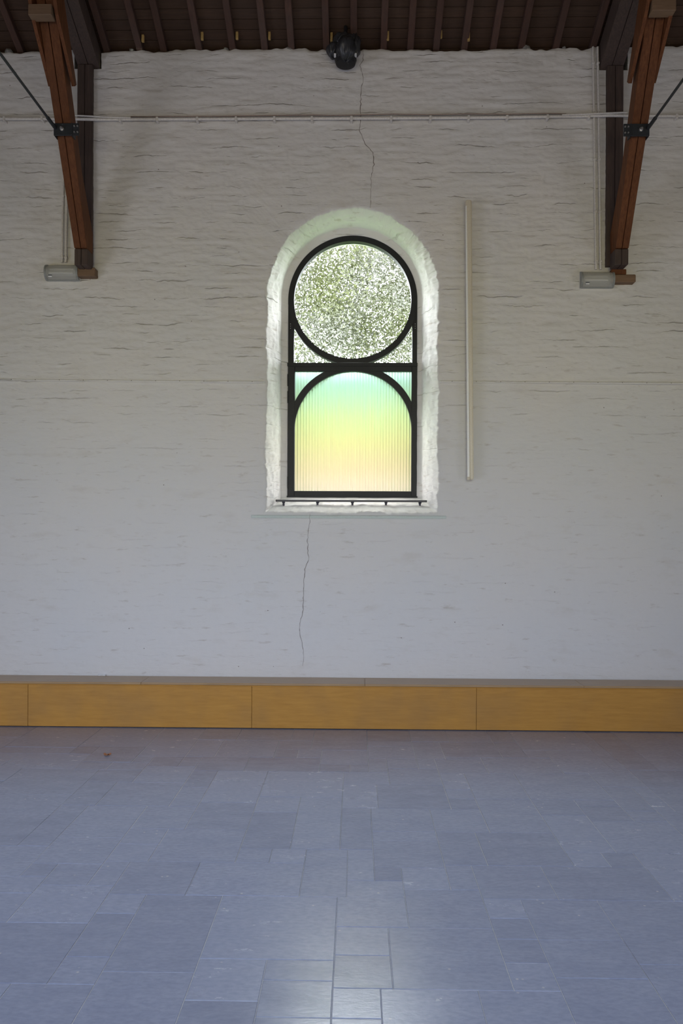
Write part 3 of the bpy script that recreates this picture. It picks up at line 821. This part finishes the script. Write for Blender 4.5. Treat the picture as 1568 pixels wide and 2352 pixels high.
# ---- roof trusses
def truss(name, label, sgn, X_in, pocket):
    """sgn = -1 for the one on the left of the window, +1 for the other; X_in = the strut's outer face"""
    root = empty(name, (X_in, -.1, P(800, 615, y=-.1).z))
    tag(root, label, 'roof truss', 'timber roof trusses')
    o = sgn                                             # outward direction along x
    xo = X_in                                           # outer face
    def seg(a, b): return (min(a, b), max(a, b))
    yz = lambda z: -.146 - .535 * (z - 3.87)
    zf = P(200, 569 if sgn < 0 else 571, y=-.2).z
    zt = 6.05
    th = .135
    # two strut boards, the inner one widening upwards
    def board(xa0, xa1, xb0, xb1, nm, mat):
        A = [(yz(zf), zf), (-.047, zf), (-.047, zf + .16), (yz(zf + .55) + th, zf + .55), (yz(zt) + th, zt), (yz(zt), zt)]
        mb = MB()
        lo = []
        for (x_lo, x_hi) in ((xa0, xb0), (xa1, xb1)):
            ring_ = []
            for (y, z) in A:
                t = (z - zf) / (zt - zf)
                ring_.append(mb.bm.verts.new((x_lo + (x_hi - x_lo) * t, y, z)))
            lo.append(ring_)
        mb.bm.faces.new(lo[0]); mb.bm.faces.new(lo[1][::-1])
        for i in range(len(A)):
            j = (i + 1) % len(A)
            mb.bm.faces.new((lo[0][j], lo[0][i], lo[1][i], lo[1][j]))
        es = [e for e in mb.bm.edges]
        bmesh.ops.bevel(mb.bm, geom=es, offset=.003, segments=1, affect='EDGES')
        return mb.build(nm, mat, root)
    board(xo, xo - o * .052, xo, xo - o * .068, 'strut_board', M['beam'])
    board(xo - o * .056, xo - o * .105, xo - o * .074, xo - o * .152, 'strut_board', M['beam'])
    for u0, u1 in ((xo + o * .002, xo - o * .052), (xo - o * .055, xo - o * .108)):
        u0, u1 = seg(u0, u1)
        MB().box(u0, u1, yz(zf) + .012, -.047, P(200, 612, y=-.15).z, zf - .003, .004).build('strut_foot', M['dark'], root)
    # post on the wall
    q0, q1 = (177, 211) if sgn < 0 else (1394, 1431)
    a, b = P(q0, 300, y=-.045).x, P(q1, 300, y=-.045).x
    zp0, zp1 = P(200, 606 if sgn < 0 else 612, y=-.045).z, pocket[2] + .02
    mdl = (a + b) / 2
    for u0, u1 in ((a, mdl - .002), (mdl + .002, b)):
        MB().box(u0, u1, -.045, .03, zp0, zp1, .003).build('post_board', M['dark'], root)
    # principal rafter of two boards running up under the roof from its pocket
    zl = pocket[2] + .012
    pa, pb = (a - .004, pocket[1] - .012) if sgn < 0 else (pocket[0] + .012, b + .004)
    pm = (pa + pb) / 2
    for u0, u1 in ((pa, pm - .003), (pm + .003, pb)):
        z_ = lambda y: zl - SL * y
        pts = [(.28, z_(.28)), (RIDGE, z_(RIDGE)), (RIDGE, roof(RIDGE) - .064), (.28, roof(.28) - .064)]
        MB().prism(pts, 'x', u0, u1).build('principal_rafter', M['dark'], root)
    # cheek boards clasping the strut, joined by a spacer
    for u0, u1 in ((xo + o * .028, xo + o * .003), (xo - o * .153, xo - o * .178)):
        u0, u1 = seg(u0, u1)
        MB().prism([(-1.05, 5.36), (-.70, 5.03), (-.665, 5.06), (-.87, 5.42), (-1.16, 5.97), (-1.36, 5.97)], 'x', u0, u1).build('cheek_board', M['beam'], root)
    u0, u1 = seg(xo + o * .03, xo - o * .14)
    MB().box(u0, u1, -1.085, -1.0, 5.335, 5.415, .004).build('spacer_block', M['corbel'], root)
    # black clamp plate with the tie rod
    u0, u1 = seg(xo + o * .004, xo - o * .192)
    zc = P(155 if sgn < 0 else 1450, 304, y=-.6).z
    yc = yz(zc)
    plate = MB().box(u0, u1, yc - .046, yc - .034, zc - .047, zc + .047, .002).build('clamp_plate', M['iron'], root)
    u0, u1 = seg(xo - o * .132, xo - o * .142)
    MB().box(u0, u1, yc - .05, yc + .03, zc - .047, zc + .047, .002).build('clamp_web', M['iron'], root)
    u0, u1 = seg(xo + o * .004, xo + o * .0005)
    MB().box(u0, u1, yc - .046, yc + .03, zc - .047, zc + .047, .001).build('clamp_web', M['iron'], root)
    xr_ = xo - o * .062
    MB().tube([(xr_, yc - .044, zc), (xr_, yc - .056, zc), (xr_, yc - .058, zc), (xr_, yc - .075, zc)], [.016, .016, .009, .009], 10).build('bolt', M['bolt'], plate, True, 40)
    for dx in (.158, .182):
        for dz in (-.024, .022):
            x_ = xo - o * dx
            MB().tube([(x_, yc - .044, zc + dz), (x_, yc - .053, zc + dz)], .0065, 8).build('screw', M['bolt'], plate)
    xr_ = xo - o * .028
    yl = yc - .05
    MB().tube([(xr_ + o * .02, yc - .05, zc + .01), (xr_ + o * .02, BACK + .1, zc + .01)], .0095, 10).build('tie_rod', M['iron'], root, True, 50)
    MB().tube([(xr_ + o * .02, yc - .045, zc + .01), (xr_ + o * .02, yc - .2, zc + .01)], .014, 10).build('rod_sleeve', M['iron'], root, True, 50)
    # bearing block under the post
    if sgn < 0: k0, k1, k2, k3 = 176, 218, 614, 634
    else: k0, k1, k2, k3 = 1406, 1460, 630, 648
    A, B = P(k0, k3, y=-.075), P(k1, k2, y=-.075)
    MB().box(A.x, B.x, -.075, .02, A.z, B.z, .006).build('bearing_block', M['corbel'], root)
    if sgn > 0:
        A, B = P(1404, 630, y=-.06), P(1438, 618, y=-.06)
        MB().box(A.x, B.x, -.06, .02, A.z, B.z, .003).build('bearing_block', M['beam'], root)
    return root
XL = P(175, 600, y=-.146).x
XR = P(1439, 600, y=-.146).x
truss('roof_truss', 'brown timber roof truss with black clamp, leftmost, above the emergency light', -1, XL, PL)
truss('roof_truss', 'brown timber roof truss beside the twin vertical conduits, rightmost', 1, XR, PR)

# ---- bag-wrapped lamp under the eaves
bagc = P(793, 112, y=-.17)
bag = empty('bagged_lamp', (bagc.x, bagc.y, bagc.z - .15))
tag(bag, 'round lamp wrapped in a black plastic bag at the wall head', 'lamp')
def lobe(mb, c, r, fold, seed, folds=26):
    rr = random.Random(seed)
    b = mb.bm
    NU, NV = 72, 26
    top = None
    ph = [rr.uniform(0, 6.28) for _ in range(6)]
    rows = []
    for j in range(NV + 1):
        v = math.pi * j / NV
        row = []
        for i in range(NU):
            u = 2 * math.pi * i / NU
            q = 1 + fold * (math.sin(folds * u + 2 * math.sin(3 * u + ph[0]) + 1.3 * v) * .55 + math.sin(7 * u + ph[1] + 3 * v) * .8 + .7 * math.sin(5 * v + 2 * u + ph[2]))
            row.append(b.verts.new((c[0] + r[0] * q * math.sin(v) * math.cos(u), c[1] + r[1] * q * math.sin(v) * math.sin(u), c[2] + r[2] * q * math.cos(v))))
        rows.append(row)
    for j in range(NV):
        for i in range(NU):
            k = (i + 1) % NU
            b.faces.new((rows[j][i], rows[j][k], rows[j + 1][k], rows[j + 1][i]))
mb = MB()
k_ = (bagc.y - CAM.y) / FPX
wp = lambda px, py, dy=0: (bagc.x + (px - 793) * k_, bagc.y + dy, bagc.z - (py - 112) * k_)
lobe(mb, wp(795, 120, -.04), (22 * k_, .10, 27 * k_), .06, 1, 28)
lobe(mb, wp(768, 112, .03), (18 * k_, .07, 17 * k_), .09, 2, 9)
lobe(mb, wp(791, 90, .03), (26 * k_, .08, 16 * k_), .10, 3, 11)
lobe(mb, wp(815, 101, .03), (13 * k_, .07, 25 * k_), .10, 4, 9)
mb.build('bag_film', M['bag'], bag, True)
c = wp(793.5, 138, .025)
mb = MB()
mb.tube([(c[0], c[1], c[2] - .034), (c[0], c[1], c[2] - .022), (c[0], c[1], c[2] + .012), (c[0], c[1], c[2] + .06)], [.055, .080, .092, .085], 36)
mb.build('lamp_rim', M['black'], bag, True, 40)
for px in (769.5, 816.5):
    c2 = wp(px, 133.5, -.062)
    MB().box(c2[0] - .009, c2[0] + .009, c2[1], c2[1] + .05, c2[2] - .004, c2[2] + .006, .002).build('lamp_clip', M['white'], bag)
c3 = wp(793, 84, .05)
MB().tube([(c3[0], c3[1], c3[2]), (c3[0], c3[1] + .03, roof(c3[1]) + .01)], .015, 8).build('hanger', M['black'], bag)

# ---- emergency lights
def emergency(label, px0, px1, py0, py1, flip):
    y = -.075
    A, B = P(px0, py1, y=y), P(px1, py0, y=y)
    x0, x1, z0, z1 = A.x, B.x, A.z, B.z
    zm, h = (z0 + z1) / 2, (z1 - z0) / 2
    root = empty('emergency_light', ((x0 + x1) / 2, 0, z0))
    tag(root, label, 'light', 'emergency lights on the wall')
    MB().box(x0, x1, -.022, .004, z0, z1, .006, 2).build('back_tray', M['tray'], root)
    MB().box(x0 + .02, x1 - .02, -.030, -.022, z0 + .012, z1 - .012, .002).build('reflector', M['mirror'], root)
    MB().tube([(x0 + .035, -.047, zm - .006), (x1 - .05, -.047, zm - .006)], .0085, 14).build('lamp_tube', M['tube'], root, True, 40)
    MB().box(x0 + .035, x1 - .045, -.044, -.030, zm + .018, zm + .034, .003).build('gear_cover', M['tray'], root)
    def arc(r, d): return [(-.022 - d * math.sin(t), zm - r * math.cos(t)) for t in [math.pi * k / 14 for k in range(15)]]
    outer, inner = arc(h * .98, .062), arc(h * .93, .058)
    MB().prism(outer + inner[::-1], 'x', x0 + .016, x1 - .016).build('lens', M['lens'], root, True, 40)
    for a, b in ((x0, x0 + .016), (x1 - .016, x1)):
        MB().prism(arc(h, .064), 'x', a, b).build('end_cap', M['grey'], root, True, 40)
    MB().box(x0 + .006, x1 - .006, -.032, -.018, z0 - .001, z0 + .012, .003).build('base_rim', M['grey'], root)
    lz = zm - h * .56
    ly = -.022 - .062 * math.sin(math.acos(.56)) - .002
    MB().box(x0 + .036, x0 + .066, ly - .001, ly + .004, lz - .001, lz + .007).build('label_band', M['inkdark'], root)
    MB().box(x0 + .036, x0 + .066, ly - .001, ly + .006, lz - .012, lz - .0012).build('label_plate', M['inkwhite'], root)
emergency('small grey emergency light at the foot of the leftmost truss', 101, 178, 604, 641, False)
emergency('small grey emergency light below the twin vertical conduits', 1335, 1412, 620, 658, True)

# ---- upright fluorescent batten beside the window
fx = empty('tube_batten', P(1078, 1103, y=-.03))
tag(fx, 'tall cream batten with a slim white tube beside the window', 'light fitting')
def qx(px, py, y): return P(px, py, y=y)
mb = MB()
ya, yb = -.075, -.03
pts = []
for (pxa, pxb, py) in ((1069, 1083, 458), (1078.5, 1087.5, 1102)):
    pts.append([qx(pxa, py, ya), qx(pxb, py, ya)])
v = []
for (A, B) in pts[::-1]:
    v.append([mb.bm.verts.new((A.x, ya, A.z)), mb.bm.verts.new((B.x, ya, B.z)), mb.bm.verts.new((B.x + .004, yb, B.z)), mb.bm.verts.new((A.x, yb, A.z))])
for i in range(4): mb.bm.faces.new((v[0][i], v[0][(i + 1) % 4], v[1][(i + 1) % 4], v[1][i]))
mb.bm.faces.new(v[0]); mb.bm.faces.new(v[1][::-1])
bmesh.ops.bevel(mb.bm, geom=list(mb.bm.edges), offset=.008, segments=3, affect='EDGES')
mb.build('batten', M['cream'], fx, True, 40)
A, B = qx(1071.5, 470, -.06), qx(1075.5, 1099, -.06)
MB().tube([A, B], .0115, 14).build('lamp_tube', M['tube'], fx, True, 40)
for q in (A, B):
    d = (B - A).normalized() * .022
    MB().tube([q - d * .6, q + d * .6], .0145, 14).build('tube_socket', M['cream'], fx, True, 40)
for py in (478, 760, 1070):
    q = qx(1077, py, -.03)
    MB().box(q.x - .018, q.x + .018, -.034, .006, q.z - .025, q.z + .025, .003).build('wall_bracket', M['cream'], fx)

# ---- conduits
def conduit(label, pts, r, clips, name='conduit', mat='conduit', extra=None):
    root = empty(name, pts[0])
    tag(root, label, 'conduit')
    MB().tube(pts, r, 12).build('pipe', M[mat], root, True, 50)
    for c, vert in clips:
        if vert: MB().box(c[0] - r * 1.3, c[0] + r * 1.3, c[1] - r - .002, .006, c[2] - .008, c[2] + .008, .003).build('saddle_clip', M[mat], root)
        else: MB().box(c[0] - .010, c[0] + .010, c[1] - r - .003, .006, c[2] - r * 1.9, c[2] + r * 1.25, .003).build('saddle_clip', M[mat], root)
    return root
yc_ = -.043
cx_px = [(-260, 272.5), (125, 272.3), (230, 274.5), (420, 273.5), (620, 272.5), (800, 271.8), (1000, 270.8), (1150, 269.5), (1330, 266.8), (1400, 265.2), (1480, 266), (1850, 268.5)]
pts = []
for a, b in cx_px:
    yy = yc_ if not (170 < a < 215 or 1396 < a < 1440) else -.07
    pts.append(P(a, b, y=yy))
def at_line(a):
    for (x0, y0), (x1, y1) in zip(cx_px[:-1], cx_px[1:]):
        if x0 <= a <= x1: return y0 + (y1 - y0) * (a - x0) / (x1 - x0)
pin = [P(a, at_line(a), y=yc_) for a in (10, 97, 276, 361, 453, 542, 630, 716, 807, 898, 988, 1076, 1164, 1257, 1352, 1553)]
# the pipe steps forward over each wall post
full = []
for a, b in cx_px:
    full.append(P(a, b, y=yc_))
def step(pl, px_a, px_b, depth):
    out = []
    for p in pl: out.append(p)
    return out
seq = [(-260, yc_), (150, yc_), (168, -.066), (216, -.066), (236, yc_), (420, yc_), (620, yc_), (800, yc_), (1000, yc_), (1150, yc_), (1330, yc_), (1384, yc_), (1394, -.066), (1436, -.066), (1452, yc_), (1850, yc_)]
conduit('white painted conduit running right across the wall above the window', [P(a, at_line(a), y=y) for a, y in seq], .0125, [(p, False) for p in pin])
for lab, pl in (('short white pipe crossing the post of the leftmost truss', [(172, 265.3), (205, 266.8), (240, 268.8), (300, 270.3)]),
                ('short white pipe crossing the post of the rightmost truss', [(1440, 258.2), (1400, 259.6), (1340, 262.2), (1290, 264)])):
    root = conduit(lab, [P(a, b, y=-.082 if i < 2 else (-.074 if i == 2 else -.066)) for i, (a, b) in enumerate(pl)], .007, [])
cb = [(300, 270), (420, 269.5), (520, 268.8), (620, 267.2), (720, 266), (760, 267), (800, 266.5), (870, 264.8), (900, 264), (980, 265.5), (1070, 263.6), (1164, 264.2), (1250, 262.4), (1300, 263.5)]
o = MB().tube([P(a, b - 2.0, y=-.043) for a, b in cb], .0042, 8).build('cable', M['cable'], None, True)
tag(recentre(o), 'thin brown cable lying along the top of the long conduit', 'cable')

def vert_pair(pxs, y0, y1, lean, labs, clip_rows):
    for px, lab in zip(pxs, labs):
        A, B = P(px, y0, y=-.017), P(px + lean, y1, y=-.017)
        clips = []
        for cpy in clip_rows:
            t = (cpy - y0) / (y1 - y0)
            c = A.lerp(B, t); clips.append((c, True))
        conduit(lab, [A, A.lerp(B, .5), B], .0098, clips)
vert_pair((1361.5, 1372), 108, 619, 7, ('vertical white conduit nearer the window, above the emergency light', 'vertical white conduit nearer the truss post, above the emergency light'), (145, 254, 366, 486, 600))
vert_pair((145.8, 154.6), 330, 603, -3.5, ('vertical white conduit farther from the truss post, behind the leftmost strut', 'vertical white conduit nearer the truss post, behind the leftmost strut'), (450, 592))

# ---- thin trunking lines on the wall
def trunk(label, pa, pb, n_pins):
    A, B = P(*pa, y=-.010), P(*pb, y=-.010)
    root = empty('cable_trunking', A); tag(root, label, 'trunking')
    mb = MB()
    d = (B - A)
    vs = [mb.bm.verts.new(q) for q in ((A.x, -.016, A.z - .009), (B.x, -.016, B.z - .009), (B.x, -.016, B.z + .009), (A.x, -.016, A.z + .009), (A.x, .004, A.z - .009), (B.x, .004, B.z - .009), (B.x, .004, B.z + .009), (A.x, .004, A.z + .009))]
    for f_ in ((0, 1, 2, 3), (7, 6, 5, 4), (0, 4, 5, 1), (3, 2, 6, 7), (0, 3, 7, 4), (1, 5, 6, 2)): mb.bm.faces.new([vs[k] for k in f_])
    bmesh.ops.bevel(mb.bm, geom=list(mb.bm.edges), offset=.003, segments=1, affect='EDGES')
    mb.build('strip', M['wall'], root)
    for k in range(n_pins):
        q = A.lerp(B, (k + .5) / n_pins)
        MB().box(q.x - .003, q.x + .003, -.018, -.010, q.z + .001, q.z + .007).build('pin', M['crack'], root)
trunk('thin painted cable strip from the left edge to the window', (-220, 871), (607, 878), 15)
trunk('thin painted cable strip from the window to the right edge', (1010, 877), (1850, 883.5), 15)
A, B = P(577, 1186, y=-.012), P(1024, 1190.5, y=-.012)
mb = MB(); mb.box(A.x, B.x, -.03, -.006, A.z - .014, A.z + .012, .003)
o = mb.build('perspex_strip', M['perspex'])
tag(recentre(o), 'clear perspex strip on the wall under the window sill', 'strip')
# ---- rail on the sill
ra = P(633, 1150, y=.12); rb = P(980, 1150, y=.12)
rail = empty('sill_rail', (ra.lerp(rb, .5)))
tag(rail, 'dark low rail on five feet along the window sill', 'rail')
MB().box(ra.x, rb.x, .108, .128, ra.z - .009, ra.z + .009, .003).build('rail_bar', M['rail'], rail)
for px in (651, 729, 809, 886, 964):
    c = P(px, 1157, y=.118)
    MB().tube([(c.x, .118, ra.z - .006), (c.x, .118, ra.z - .018), (c.x, .118, ra.z - .022), (c.x, .118, ra.z - .055)], [.014, .013, .009, .010], 12).build('foot', M['rail'], rail, True, 40)
# ---- small bits
p = P(171, 15411.5, y=-.012)
o = MB().box(p.x - .035, p.x + .03, -.02, .004, ZB, ZB + .014, .003).build('cable_clip', M['white'])
tag(recentre(o), 'small white clip at the wall foot on the bench top', 'clip')
p = P(245.5, 1734, z=.004)
b = bmesh.new()
ctr = b.verts.new((0, 0, .006))
rim = []
for k in range(14):
    t = 2 * math.pi * k / 14
    r = .024 * (1 + .35 * math.sin(3 * t) + .2 * random.uniform(-1, 1))
    rim.append(b.verts.new((r * math.cos(t), r * math.sin(t) * .8, .003 + .012 * abs(math.sin(2 * t)))))
for k in range(14): b.faces.new((ctr, rim[k], rim[(k + 1) % 14]))
m_ = bpy.data.meshes.new('dry_leaf'); b.to_mesh(m_); b.free()
o = link('dry_leaf', m_, M['dry'], None)
sm = o.modifiers.new('thickness', 'SOLIDIFY'); sm.thickness = .0008
o.location = (p.x, p.y, .0)
tag(o, 'small brown dry leaf on the floor near the bench', 'leaf')
